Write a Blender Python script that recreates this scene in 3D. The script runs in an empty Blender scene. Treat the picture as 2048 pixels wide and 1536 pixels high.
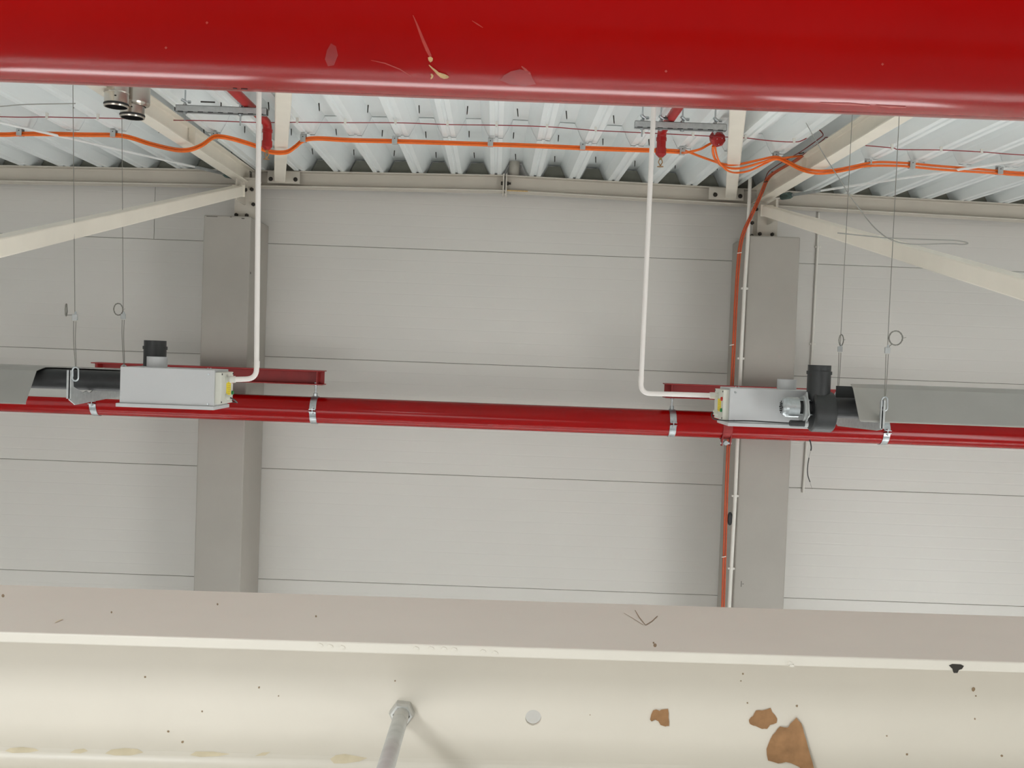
import bpy, bmesh, math, random
from mathutils import Vector, Matrix, Euler
random.seed(7)
SC = bpy.context.scene
COL = SC.collection
ZC = 6.0                      # eye height above the hall floor; every height below is measured from the eye

# ------------------------------------------------------------------ camera, world, lights, exposure
FOC = 2000.0
def unit(v): return v / v.length
Yc = unit(Vector((-6, 60, -FOC)))
Xc = Vector((1, -.037, -.00411)); Xc = unit(Xc - Yc * Xc.dot(Yc))
Zc = Xc.cross(Yc)
RW = Matrix(((Xc[0], Xc[1], Xc[2]), (Yc[0], Yc[1], Yc[2]), (Zc[0], Zc[1], Zc[2])))
cam_d = bpy.data.cameras.new('camera'); cam = bpy.data.objects.new('camera', cam_d); COL.objects.link(cam)
cam_d.sensor_fit = 'HORIZONTAL'; cam_d.sensor_width = 36; cam_d.lens = FOC / 2048 * 36
cam_d.clip_start = .02; cam_d.clip_end = 200
cam.matrix_world = Matrix.Translation((0, 0, ZC)) @ RW.to_4x4()
SC.camera = cam
SC.view_settings.view_transform = 'Standard'; SC.view_settings.look = 'None'
SC.view_settings.gamma = 1; SC.view_settings.use_curve_mapping = False
SC.view_settings.exposure = 0.02

wd = bpy.data.worlds.new('world'); SC.world = wd; wd.use_nodes = True
bgn = wd.node_tree.nodes['Background']; bgn.inputs[0].default_value = (.85, .92, 1, 1); bgn.inputs[1].default_value = .6

def area(name, loc, target, sx, sy, power, col=(1, 1, 1)):
    d = bpy.data.lights.new(name, 'AREA'); d.shape = 'RECTANGLE'; d.size = sx; d.size_y = sy; d.energy = power; d.color = col
    o = bpy.data.objects.new(name, d); COL.objects.link(o)
    o.location = Vector(loc) + Vector((0, 0, ZC))
    dirv = Vector(target) - Vector(loc)
    o.rotation_euler = dirv.to_track_quat('-Z', 'Y').to_euler()
    return o
# added fill lights low along closed walls, and LED battens under the roof
area('added_fill_right', (7.9, .6, -3.4), (0, 4.6, 0.6), 6, 4.4, 560, (1, 1, 1))  # added fill that brightens the right-facing rib webs; this wall has no door
area('added_fill_left', (-7.9, 1.0, -3.8), (0, 4.5, -.4), 7, 4.0, 110, (1, 1, 1))  # added weak fill from the left, no door is built here
area('added_fill_rear', (-1.5, -9.9, -3.6), (0, 6, -1.5), 12, 4.6, 520, (1, .995, .985))  # added fill from behind the camera; the rear wall has no opening
area('added_gable_strip', (-.5, 8.84, -4.9), (-.5, 0, -4.9), 9.5, 1.2, 250, (1, 1, 1))  # added strip that makes the streak along the near pipe, no opening here
area('led_high_bay', (-1.8, -1.4, 1.30), (-1.7, -1.2, -3), .5, 1.3, 68, (.95, .98, 1))
area('led_batten', (1.2, -5.0, 1.30), (1.2, -5.0, -6), 5.0, .14, 60, (.96, .98, 1))
area('led_batten', (-3.0, -3.2, 1.30), (-3, -3.2, -6), .2, 1.5, 22, (.96, .98, 1))
area('led_batten', (2.9, -6.8, 1.30), (2.9, -6.8, -6), .2, 1.5, 26, (.96, .98, 1))
fl = area('added_floor_fill', (-1.5, 2.9, 1.22), (-1.5, 6.7, -6), 9, .2, 130, (1, 1, 1)); fl.data.spread = math.radians(14)  # added lamp, brightens a floor strip to lift the deck from below
f2 = area('added_floor_fill', (5.2, 2.9, 1.22), (5.2, 6.7, -6), 4, .2, 130, (1, 1, 1)); f2.data.spread = math.radians(16)  # second added lamp, gives the deck ribs more contrast from the right

# ------------------------------------------------------------------ helpers
def P(px, py, Y):
    """point of the hall seen at pixel (px,py) on the vertical plane Y"""
    v = RW @ Vector(((px - 1024) / FOC, (768 - py) / FOC, -1.0))
    return v * (Y / v.y)
def PZ(px, py, z):
    v = RW @ Vector(((px - 1024) / FOC, (768 - py) / FOC, -1.0))
    return v * (z / v.z)
BASE = {}
def lin(c): return tuple(((x / 255) / 12.92 if x / 255 <= .04045 else ((x / 255 + .055) / 1.055) ** 2.4) for x in c)

def mat(name, rgb, rough=.5, metal=0.0, var=.06, scale=6.0, bump=0.0, bscale=60.0, coat=0.0, spec=.5, stretch=None):
    m = bpy.data.materials.new(name); m.use_nodes = True
    nt = m.node_tree; b = nt.nodes['Principled BSDF']
    c = lin(rgb)
    b.inputs['Roughness'].default_value = rough; b.inputs['Metallic'].default_value = metal
    b.inputs['Coat Weight'].default_value = coat; b.inputs['Coat Roughness'].default_value = .12
    b.inputs['Specular IOR Level'].default_value = spec
    tc = nt.nodes.new('ShaderNodeTexCoord'); src = tc.outputs['Object']
    if stretch:
        mp = nt.nodes.new('ShaderNodeMapping'); mp.inputs['Scale'].default_value = stretch
        nt.links.new(src, mp.inputs['Vector']); src = mp.outputs['Vector']
    n = nt.nodes.new('ShaderNodeTexNoise'); n.inputs['Scale'].default_value = scale; n.inputs['Detail'].default_value = 4
    nt.links.new(src, n.inputs['Vector'])
    r = nt.nodes.new('ShaderNodeValToRGB')
    r.color_ramp.elements[0].position = .3; r.color_ramp.elements[1].position = .7
    r.color_ramp.elements[0].color = tuple(x * (1 - var) for x in c) + (1,)
    r.color_ramp.elements[1].color = tuple(min(1, x * (1 + var)) for x in c) + (1,)
    nt.links.new(n.outputs['Fac'], r.inputs['Fac']); nt.links.new(r.outputs['Color'], b.inputs['Base Color'])
    if bump:
        n2 = nt.nodes.new('ShaderNodeTexNoise'); n2.inputs['Scale'].default_value = bscale
        bp = nt.nodes.new('ShaderNodeBump'); bp.inputs['Strength'].default_value = bump; bp.inputs['Distance'].default_value = .002
        nt.links.new(src, n2.inputs['Vector']); nt.links.new(n2.outputs['Fac'], bp.inputs['Height'])
        nt.links.new(bp.outputs['Normal'], b.inputs['Normal'])
    return m

M = {
 'panel': mat('white_wall_panel', (209, 206, 199), .4, var=.015, scale=.7, bump=.02, bscale=40),
 'deck': mat('white_roof_deck', (237, 242, 241), .42, var=.02, scale=2),
 'steel': mat('cream_steel_paint', (238, 231, 216), .45, var=.025, scale=5, bump=.03),
 'beam': mat('grey_white_steel_paint', (204, 197, 184), .5, var=.03, scale=4, bump=.03),
 'near': mat('cream_gloss_steel_paint', (223, 216, 203), .38, var=.02, scale=9, bump=.04, bscale=90),
 'clad': mat('grey_fire_cladding', (164, 159, 150), .55, var=.03, scale=3, bump=.02),
 'red': mat('red_pipe_paint', (156, 0, 0), .15, var=.06, scale=4, coat=.0, spec=.15, bump=.02, bscale=30),
 'red2': mat('red_pipe_paint_far', (146, 1, 1), .17, var=.05, scale=3, coat=.0, spec=.3),
 'redsteel': mat('red_steel_bracket', (140, 26, 24), .5, var=.08, scale=14),
 'redcable': mat('red_thin_cable', (140, 22, 30), .5),
 'redcable2': mat('dark_red_cable', (120, 30, 22), .5),
 'redfit': mat('red_sprinkler_fitting', (158, 12, 10), .4, var=.08, scale=20),
 'orange': mat('orange_cable', (238, 108, 18), .42, var=.05, scale=20),
 'orange2': mat('red_orange_cable', (182, 74, 30), .5, var=.06, scale=20),
 'galv': mat('galvanised_steel', (188, 194, 196), .3, .85, var=.12, scale=40),
 'zinc': mat('zinc_grey_steel', (180, 183, 182), .45, .4, var=.1, scale=40),
 'rod': mat('zinc_plated_rod', (196, 196, 192), .4, .35, var=.08, scale=60),
 'lightwire': mat('bright_steel_wire', (158, 157, 150), .4, .2),
 'brightrod': mat('bright_zinc_rod', (246, 246, 243), .3, .0),
 'wire': mat('steel_wire', (130, 128, 120), .5, .3),
 'inox': mat('stainless_flue', (205, 198, 188), .22, .95, var=.06, scale=20, stretch=(1, 1, .1)),
 'box': mat('light_grey_heater_sheet', (198, 199, 199), .45, var=.015, scale=8),
 'cover': mat('grey_white_heater_cover', (212, 212, 200), .5, var=.015, scale=8),
 'hood': mat('aluminised_reflector', (168, 166, 160), .42, .35, var=.03, scale=6),
 'black': mat('black_tube', (30, 31, 32), .5, var=.2, scale=30),
 'blackp': mat('black_plastic', (44, 46, 46), .45, var=.1, scale=30),
 'dark': mat('dark_bolt', (52, 48, 42), .6, .3, var=.2, scale=50),
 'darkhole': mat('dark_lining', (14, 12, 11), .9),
 'white': mat('white_gas_pipe', (238, 232, 226), .35, var=.01),
 'conduit': mat('pale_conduit', (222, 219, 210), .45, var=.02),
 'yellow': mat('yellow_label', (236, 214, 40), .6, var=.05, scale=300),
 'green': mat('green_button', (20, 120, 60), .4),
 'redbtn': mat('red_button', (190, 40, 20), .4),
 'brass': mat('brass_sprinkler', (176, 136, 92), .35, .7, var=.1, scale=60),
 'teal': mat('grey_green_clevis', (98, 118, 112), .5, .3, var=.2, scale=60),
 'foam': mat('grey_filler_foam', (150, 150, 138), .9, var=.1, scale=10),
 'tape': mat('torn_brown_tape', (158, 118, 80), .8, var=.22, scale=60, bump=.5, bscale=120),
 'chip': mat('ochre_paint_chip', (196, 160, 110), .7, var=.2, scale=120),
 'scratch': mat('pale_red_scratch', (178, 58, 48), .5, var=.1, scale=150),
 'smudge': mat('dull_red_smudge', (148, 22, 20), .5, var=.15, scale=60),
 'stain': mat('tan_water_stain', (218, 205, 176), .5, var=.08, scale=60),
 'speck': mat('brown_speck', (150, 128, 100), .7),
 'floor': mat('concrete_floor', (190, 192, 191), .55, var=.06, scale=1.2),
 'hallwall': mat('hall_wall_sheet', (212, 212, 208), .5, var=.02, scale=1),
 'gap': mat('joint_backing', (118, 114, 106), .9),
 'rust': mat('rust_tint', (190, 160, 110), .8, var=.2, scale=80),
}

class MB:
    def __init__(s): s.v = []; s.f = []; s.sm = []
    def add(s, vs, fs, smooth=False):
        b = len(s.v); s.v += [Vector(v) for v in vs]
        for f in fs: s.f.append(tuple(b + i for i in f)); s.sm.append(smooth)
        return s
    def box(s, lo, hi):
        x0, y0, z0 = lo; x1, y1, z1 = hi
        return s.add([(x0,y0,z0),(x1,y0,z0),(x1,y1,z0),(x0,y1,z0),(x0,y0,z1),(x1,y0,z1),(x1,y1,z1),(x0,y1,z1)],
            [(0,3,2,1),(4,5,6,7),(0,1,5,4),(1,2,6,5),(2,3,7,6),(3,0,4,7)])
    def bar(s, a, b, w, h, up=(0, 0, 1)):
        a = Vector(a); b = Vector(b); d = unit(b - a); up = Vector(up)
        sd = unit(d.cross(up)); u = sd.cross(d)
        vs = []
        for p in (a, b):
            for i, j in ((-1,-1),(1,-1),(1,1),(-1,1)): vs.append(p + sd * (i * w / 2) + u * (j * h / 2))
        return s.add(vs, [(3,2,1,0),(4,5,6,7),(0,1,5,4),(1,2,6,5),(2,3,7,6),(3,0,4,7)])
    def tube(s, pts, r, n=10, cap=True, smooth=True, closed=False):
        pts = [Vector(p) for p in pts]; m = len(pts)
        rs = r if isinstance(r, (list, tuple)) else [r] * m
        tang = []
        for i in range(m):
            a = pts[(i - 1) % m] if (closed or i > 0) else pts[i]
            b = pts[(i + 1) % m] if (closed or i < m - 1) else pts[i]
            tang.append(unit(b - a))
        t0 = tang[0]; ref = Vector((0, 0, 1)) if abs(t0.z) < .9 else Vector((0, 1, 0))
        nrm = unit(ref - t0 * ref.dot(t0)); rings = []
        for i in range(m):
            nrm = unit(nrm - tang[i] * nrm.dot(tang[i])); bn = tang[i].cross(nrm)
            rings.append([pts[i] + (nrm * math.cos(2*math.pi*k/n) + bn * math.sin(2*math.pi*k/n)) * rs[i] for k in range(n)])
        vs = [v for rg in rings for v in rg]; fs = []
        for i in range(m if closed else m - 1):
            j = (i + 1) % m
            for k in range(n):
                l = (k + 1) % n
                fs.append((i*n+k, i*n+l, j*n+l, j*n+k))
        s.add(vs, fs, smooth)
        if cap and not closed:
            s.add(rings[0], [tuple(range(n - 1, -1, -1))]); s.add(rings[-1], [tuple(range(n))])
        return s
    def lathe(s, o, axis, prof, n=32, smooth=True, caps=True, ph=0.0):
        """prof: list of (t along axis, radius)"""
        o = Vector(o); ax = unit(Vector(axis)); ref = Vector((0, 0, 1)) if abs(ax.z) < .9 else Vector((1, 0, 0))
        e1 = unit(ref - ax * ref.dot(ax)); e2 = ax.cross(e1)
        rings = [[o + ax * t + (e1 * math.cos(ph + 2*math.pi*k/n) + e2 * math.sin(ph + 2*math.pi*k/n)) * r for k in range(n)] for t, r in prof]
        for i in range(len(rings) - 1):       # separate rings keep hard edges between segments
            s.add(rings[i] + rings[i + 1], [(k, (k+1) % n, n + (k+1) % n, n + k) for k in range(n)], smooth)
        if caps:
            if prof[0][1] > 1e-6: s.add(rings[0], [tuple(range(n - 1, -1, -1))])
            if prof[-1][1] > 1e-6: s.add(rings[-1], [tuple(range(n))])
        return s
    def prism(s, poly, d):
        """poly: list of 3d points of a flat outline, d: extrusion vector"""
        d = Vector(d); n = len(poly); a = [Vector(p) for p in poly]; b = [p + d for p in a]
        return s.add(a + b, [tuple(range(n - 1, -1, -1)), tuple(range(n, 2*n))] + [(i, (i+1) % n, n + (i+1) % n, n + i) for i in range(n)])
    def build(s, name, m, parent=None, base=None, bevel=0.0, fix=True):
        if base is None:
            if parent is not None: base = BASE[parent.name]
            else:
                xs = [v.x for v in s.v]; ys = [v.y for v in s.v]; zs = [v.z for v in s.v]
                base = Vector(((min(xs)+max(xs))/2, (min(ys)+max(ys))/2, min(zs)))
        base = Vector(base)
        me = bpy.data.meshes.new(name)
        me.from_pydata([v - base for v in s.v], [], s.f)
        for p, sm in zip(me.polygons, s.sm): p.use_smooth = sm
        bm = bmesh.new(); bm.from_mesh(me)
        bmesh.ops.remove_doubles(bm, verts=bm.verts, dist=1e-5) if not any(s.sm) else None
        if bevel:
            bmesh.ops.remove_doubles(bm, verts=bm.verts, dist=1e-5)
            es = [e for e in bm.edges if len(e.link_faces) == 2 and e.calc_face_angle(0) > .6]
            bmesh.ops.bevel(bm, geom=es, offset=bevel, segments=2, profile=.5, affect='EDGES')
        if fix: bmesh.ops.recalc_face_normals(bm, faces=bm.faces)
        bm.to_mesh(me); bm.free()
        me.materials.append(m)
        o = bpy.data.objects.new(name, me); COL.objects.link(o)
        BASE[o.name] = base
        if parent is None: o.location = base + Vector((0, 0, ZC))
        else: o.parent = parent; o.location = base - BASE[parent.name]
        return o
def thing(name, label, cat, base, group=None):
    o = bpy.data.objects.new(name, None); COL.objects.link(o); o.empty_display_size = .1
    base = Vector(base); o.location = base + Vector((0, 0, ZC)); BASE[o.name] = base
    return tag(o, label, cat, group)
def tag(o, label, cat, group=None):
    o['label'] = label; o['category'] = cat
    if group: o['group'] = group
    return o
def struct(o): o['kind'] = 'structure'; return o
def copy_tree(o, parent=None):
    c = o.copy(); COL.objects.link(c); c.parent = parent
    for ch in o.children: copy_tree(ch, c)
    return c
def smooth_path(pts, k=6):
    pts = [Vector(p) for p in pts]; out = []
    for i in range(len(pts) - 1):
        p0 = pts[max(i-1, 0)]; p1 = pts[i]; p2 = pts[i+1]; p3 = pts[min(i+2, len(pts)-1)]
        for j in range(k):
            t = j / k
            out.append(.5 * ((2*p1) + (p2-p0)*t + (2*p0-5*p1+4*p2-p3)*t*t + (3*p1-p0-3*p2+p3)*t**3))
    out.append(pts[-1]); return out
def hexa(mb, c, axis, r, t):
    """hexagonal nut or bolt head"""
    return mb.lathe(c, axis, [(0, r), (t*.8, r), (t, r*.86)], 6, False)
def isec(h, b, tw, tf, r=.01, n=3):
    """outline of a rolled I section in (u sideways, w up)"""
    q = [(-b/2, -h/2), (b/2, -h/2), (b/2, -h/2+tf)]
    def fil(cx, cy, a0, a1):
        return [(cx + r*math.cos(a0+(a1-a0)*i/n), cy + r*math.sin(a0+(a1-a0)*i/n)) for i in range(n+1)]
    q += fil(tw/2+r, -h/2+tf+r, -math.pi/2, -math.pi) + fil(tw/2+r, h/2-tf-r, math.pi, math.pi/2)
    q += [(b/2, h/2-tf), (b/2, h/2), (-b/2, h/2), (-b/2, h/2-tf)]
    q += fil(-tw/2-r, h/2-tf-r, math.pi/2, 0) + fil(-tw/2-r, -h/2+tf+r, 0, -math.pi/2)
    q += [(-b/2, -h/2+tf)]
    return q
def ibeam(a, b, h, w, tw=.006, tf=.009, r=.012):
    a = Vector(a); b = Vector(b); d = unit(b - a); sd = unit(d.cross(Vector((0, 0, 1)))); up = sd.cross(d)
    return MB().prism([a + sd*u + up*v for u, v in isec(h, w, tw, tf, r)], b - a)

RIDGE = -.09
def roofz(x): return 1.545 - .0185 * abs(x - RIDGE)       # underside of the deck ribs
YW = 8.90                                                  # inner face of the gable wall
# ------------------------------------------------------------------ setting: floor, far walls, panelled gable wall
struct(MB().box((-8.2, -10.2, -6.2), (8.2, 9.2, -6.0)).build('floor', M['floor']))
struct(MB().box((-8.2, -10.2, -6.0), (-8.0, 9.2, 1.75)).build('wall_left', M['hallwall']))
struct(MB().box((8.0, -10.2, -6.0), (8.2, 9.2, 1.75)).build('wall_right', M['hallwall']))
struct(MB().box((-8.0, -10.2, -6.0), (8.0, -10.0, 1.75)).build('wall_front', M['hallwall']))
wall = struct(MB().box((-8.0, YW + .012, -6.0), (8.0, YW + .12, 1.72)).build('wall_back', M['gap']))
def panel(x0, x1, z0, z1, top=False):
    g = .0018; prof = [(YW + .012, z0 + g), (YW + .002, z0 + g), (YW, z0 + g + .004)]
    z = z0 + .1
    while z < z1 - .06:
        prof += [(YW, z - .006), (YW + .0004, z - .002), (YW + .0004, z + .002), (YW, z + .006)]; z += .1
    prof += [(YW, z1 - g - .004), (YW + .002, z1 - g), (YW + .012, z1 - g)]
    MB().prism([(x0 + .002, y, zz) for y, zz in prof], (x1 - x0 - .004, 0, 0)).build('wall_panel', M['panel'], wall)
JZ = [1.70, .90, -.101, -1.099, -2.092, -3.09, -4.09, -5.09, -5.98]
for i in range(8):
    xs = [-8, -3.18, -2.35, 2.14, 8] if i == 0 else [-8, -2.35, 2.14, 8]
    for a, b in zip(xs, xs[1:]): panel(a, b, JZ[i + 1], JZ[i])

# ------------------------------------------------------------------ trapezoidal roof deck, sheet by sheet
PIT = .3385; X0 = -.170; DEP = .137
ceil = bpy.data.objects.new('ceiling', None); COL.objects.link(ceil); ceil.location = (0, 0, ZC + 1.5); BASE['ceiling'] = Vector((0, 0, 1.5)); struct(ceil)
def rib_profile(k):
    c = X0 + PIT * k
    return [(c - .115, DEP), (c - .083, DEP*.52), (c - .080, DEP*.45), (c - .046, 0), (c - .014, 0), (c - .008, .010), (c + .008, .010), (c + .014, 0), (c + .046, 0), (c + .080, DEP*.45), (c + .083, DEP*.52), (c + .115, DEP)]
def sheet(k0, k1, y0, y1, dz, th):
    low = []
    for k in range(k0, k1): low += rib_profile(k)
    if k1 < 25: low.append(rib_profile(k1)[0])
    n = len(low); vs = []
    for y in (y0, y1):
        for up in (0, 1):
            for x, z in low:
                xx = x + .0153 * (8.68 - y)
                vs.append((xx, y, roofz(xx) + z + dz + up * th))
    fs = []
    for i in range(n - 1):
        fs += [(i, i+1, 2*n+i+1, 2*n+i), (n+i, 3*n+i, 3*n+i+1, n+i+1), (i, n+i, n+i+1, i+1), (2*n+i, 2*n+i+1, 3*n+i+1, 3*n+i)]
    fs += [(0, 2*n, 3*n, n), (n-1, 2*n-1, 4*n-1, 3*n-1)]
    MB().add(vs, fs).build('deck_sheet', M['deck'], ceil)
for k in range(-24, 24, 3):
    sheet(k, k + 3, 7.25, YW - .006, 0.0, .003)
    sheet(k, k + 3, -9.98, 7.36, .0065, .003)
for k in range(-14, 14):                                   # foam closers between the ribs at the wall
    c = X0 + PIT * (k + .5)
    if k == 0: c0 = c; continue
    q = [(c - .118, .002), (c + .118, .002), (c + .052, DEP - .012), (c + .02, DEP - .008), (c - .02, DEP - .014), (c - .052, DEP - .012)]
    MB().prism([(x, YW - .05, roofz(x) + z) for x, z in q], (0, .04, 0)).build('rib_filler', M['foam'], ceil)
scr = None
for yrow, j in ((6.22, .02), (6.93, -.03), (7.65, -.035), (8.42, -.01)):   # fixing screws poking through the upper flanges
    for k in range(-12, 12):
        x = X0 + PIT * (k + .5) + .0153 * (8.68 - yrow) + j + random.uniform(-.012, .012)
        y = yrow + random.uniform(-.04, .04); z = roofz(x) + DEP
        if scr is None:
            scr = MB().lathe((0, 0, 0), (.05, 0, -1), [(-.004, .0042), (.046, .0036), (.056, .001)], 6).build('roof_screw', M['dark'], ceil, base=(0, 0, 0))
            o = scr
        else: o = scr.copy(); COL.objects.link(o)
        o.location = Vector((x, y, z + .004)) - BASE['ceiling']; o.rotation_euler = (random.uniform(-.12, .12), random.uniform(-.1, .1), 0)

# ------------------------------------------------------------------ gable beams
HB = .139; YB = 8.755; WB = .145
def gpoint(x): return Vector((x, YB, roofz(x) - HB / 2 - .001))
gb = []
for a, b, lab in ((-7.99, -2.31, 'pale steel beam under the roof edge, left of the left column'),
                  (-2.29, RIDGE - .001, 'pale steel beam under the roof edge, from the left column to the ridge joint'),
                  (RIDGE + .001, 2.12, 'pale steel beam under the roof edge, from the ridge joint to the right column'),
                  (2.14, 7.99, 'pale steel beam under the roof edge, right of the right column')):
    gb.append(tag(ibeam(gpoint(a), gpoint(b), HB, WB).build('gable_beam', M['beam']), lab, 'beam', 'gable beams'))
for bi, sgn in ((1, -1), (2, 1)):                          # bolted end plates at the ridge
    x = RIDGE + sgn * .006
    MB().box((min(x, x + sgn*.012), YB - .078, 1.375), (max(x, x + sgn*.012), YB + .07, 1.553)).build('end_plate', M['beam'], gb[bi], bevel=.0015)
    m = MB(); hexa(m, (x + sgn*.012, YB - .045, 1.475), (sgn, 0, 0), .016, .016)
    if sgn > 0: m.lathe((x + .028, YB - .045, 1.475), (1, 0, 0), [(0, .010), (.018, .010)], 10)
    m.build('bolt', M['dark'], gb[bi])
m = MB().box((RIDGE + .02, YB - .0735, 1.404), (RIDGE + .2, YB - .0715, 1.415)); m.build('rust_streak', M['rust'], gb[2])

# ------------------------------------------------------------------ columns: steel head above boxed cladding
def column(x0, x1, xs, lab, boltpx, marks):
    t = thing('clad_column', lab, 'column', ((x0 + x1) / 2, 8.6, -6), 'clad steel columns')
    b = MB().box((x0, 8.28, -6), (x1, YW - .004, 1.053)).build('cladding', M['clad'], t, bevel=.012)
    sec = [(xs + u, 8.47 + .085 + v, 0) for v, u in [(a, c) for c, a in [(c, a) for c, a in isec(.17, .17, .007, .01, .012)]]]
    sec = [(xs + c, 8.555 + a, 1.0) for c, a in isec(.17, .17, .007, .01, .012)]
    MB().prism(sec, (0, 0, .40)).build('column_head', M['beam'], t)
    MB().box((xs - .09, 8.455, 1.385), (xs + .09, 8.655, 1.399)).build('cap_plate', M['beam'], t)
    MB().box((xs - .006, 8.20, 1.17), (xs + .006, 8.472, 1.345)).build('gusset_plate', M['beam'], t)
    for px, py, Y in boltpx:
        p = P(px, py, Y); m = MB(); hexa(m, p, (0, -1, 0), .0165, .02); m.lathe(p, (0, -1, 0), [(.018, .010), (.032, .010)], 8); m.build('bolt', M['dark'], t)
    for px, py, w, h in marks:
        p = P(px, py, 8.279); MB().box((p.x - w, 8.2785, p.z - h), (p.x + w, 8.285, p.z + h)).build('scuff_mark', M['dark'], t)
    return t
cl = column(-2.555, -2.165, -2.27, 'grey clad column on the left, behind the left heater', [(473, 430, 8.47), (494, 431, 8.47), (489, 382, 8.47), (504, 379, 8.47), (507, 409, 8.47)],
   [(424, 433, .045, .002), (462, 434, .008, .002), (486, 437, .012, .003), (501, 546, .002, .008)])
cr = column(1.945, 2.37, 2.14, 'grey clad column on the right, behind the right heater', [(1519, 468, 8.47), (1544, 469, 8.47), (1512, 419, 8.47), (1504, 446, 8.47), (1503, 472, 8.47)],
   [(1482.5, 1168, .002, .024), (1486, 1168, .006, .002)])
for t, xs in ((cl, -2.30), (cr, 2.09)):                    # shoe where the roof purlin lands on the gable beam
    MB().box((xs - .06, 8.58, roofz(xs) - .15), (xs + .06, 8.75, roofz(xs) - .142)).build('seat_plate', M['beam'], t)

# ------------------------------------------------------------------ purlins, roof struts, diagonal braces, tie rods
for xs, lab in ((-2.30, 'cream steel roof purlin running from the left column towards us'), (2.09, 'cream steel roof purlin running from the right column towards us')):
    z = roofz(xs) - .0705
    o = tag(ibeam((xs + .03, -4, z), (xs, 8.675, z), .136, .10, .006, .008, .01).build('roof_purlin', M['steel']), lab, 'purlin', 'roof purlins')
    if xs < 0:
        MB().box((xs + .003 + .012, 7.02, z - .06), (xs + .048 + .012, 7.03, z + .06)).build('stiffener', M['steel'], o)
    else: MB().box((xs - .045 + .012, 7.25, z - .06), (xs - .003 + .012, 7.26, z + .06)).build('stiffener', M['steel'], o)
for end, near, lab, pl, bolts in (
   ((-2.03, 8.672, 1.456), (.02, 0.0, 1.48), 'cream square tube roof strut starting beside the left column', (535.5, 600), [(541.5, 358), (591, 359)]),
   ((1.865, 8.672, 1.456), (.05, 0.0, 1.48), 'cream square tube roof strut starting beside the right column', (1419, 1489), [(1430.5, 389.5), (1480.5, 392.5)])):
    e = Vector(end); nr = Vector(near)
    o = MB().bar(e, nr, .094, .094).build('roof_strut', M['steel'], bevel=.008)
    tag(o, lab, 'strut', 'roof struts')
    a = P(pl[0], 350, 8.67); b = P(pl[1], 350, 8.67)
    MB().box((a.x, 8.664, e.z - .058), (b.x, 8.676, e.z + .046)).build('end_plate', M['beam'], o, bevel=.002)
    for px, py in bolts:
        p = P(px, py, 8.664); m = MB(); m.lathe(p, (0, -1, 0), [(0, .019), (.003, .019)], 12); hexa(m, p + Vector((0, -.003, 0)), (0, -1, 0), .0155, .012); m.lathe(p, (0, -1, 0), [(.01, .009), (.022, .009)], 8)
        m.build('bolt', M['dark'], o)
for xs, a, sl, lab in ((-2.262, (8.235, 1.252), .226, 'cream square tube brace sloping down from the left column head'),
                       (2.072, (8.235, 1.252), .2166, 'cream square tube brace sloping down from the right column head')):
    p = Vector((xs, a[0], a[1])); q = Vector((xs, 1.2, a[1] - sl * (a[0] - 1.2)))
    o = tag(MB().bar(p, q, .085, .085).build('diagonal_brace', M['steel'], bevel=.007), lab, 'brace', 'diagonal braces')
    MB().box((xs - .052, 8.233, 1.205), (xs + .052, 8.241, 1.30)).build('end_cap', M['steel'], o)
    m = MB(); hexa(m, (xs + .043, 8.262, 1.268), (1, 0, 0), .014, .02); m.build('bolt', M['dark'], o)
for (ax, ay), (bx, by), z, lab in (((-2.40, 8.63), (-3.51, 6.79), 1.435, 'thin steel tie rod crossing under the roof at the left'),
                                   ((2.28, 8.63), (3.425, 6.745), 1.435, 'thin steel tie rod crossing under the roof at the right')):
    a = Vector((ax, ay, z)); b = Vector((bx, by, z)); d = unit(b - a); far = a + d * 7.0
    t = thing('tie_rod', lab, 'rod', a, 'roof tie rods')
    MB().tube([a + d * .12, far], .0092, 10).build('rod', M['brightrod'], t)
    MB().lathe(a + d * .02, d, [(0, .030), (.085, .030), (.12, .016)], 12).build('clevis', M['teal'], t)
    MB().lathe(a + d * .12, d, [(0, .013), (.30, .013), (.33, .009)], 10).build('turnbuckle', M['zinc'], t)
    MB().bar(a - d * .14, a + d * .04, .012, .05).build('lug_plate', M['beam'], t)

# pipe stub standing on the gable beams at the ridge
p = P(1028, 350, 8.80)
t = thing('ridge_pipe_stub', 'short pale pipe standing on the beam joint under the roof ridge', 'pipe', (p.x, 8.80, 1.545))
MB().lathe((p.x, 8.80, 1.545), (0, 0, 1), [(0, .047), (.138, .047)], 28).build('tube', M['beam'], t)
MB().lathe((p.x, 8.80, 1.545), (0, 0, 1), [(0, .06), (.006, .06)], 28).build('foot_plate', M['beam'], t)

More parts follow.
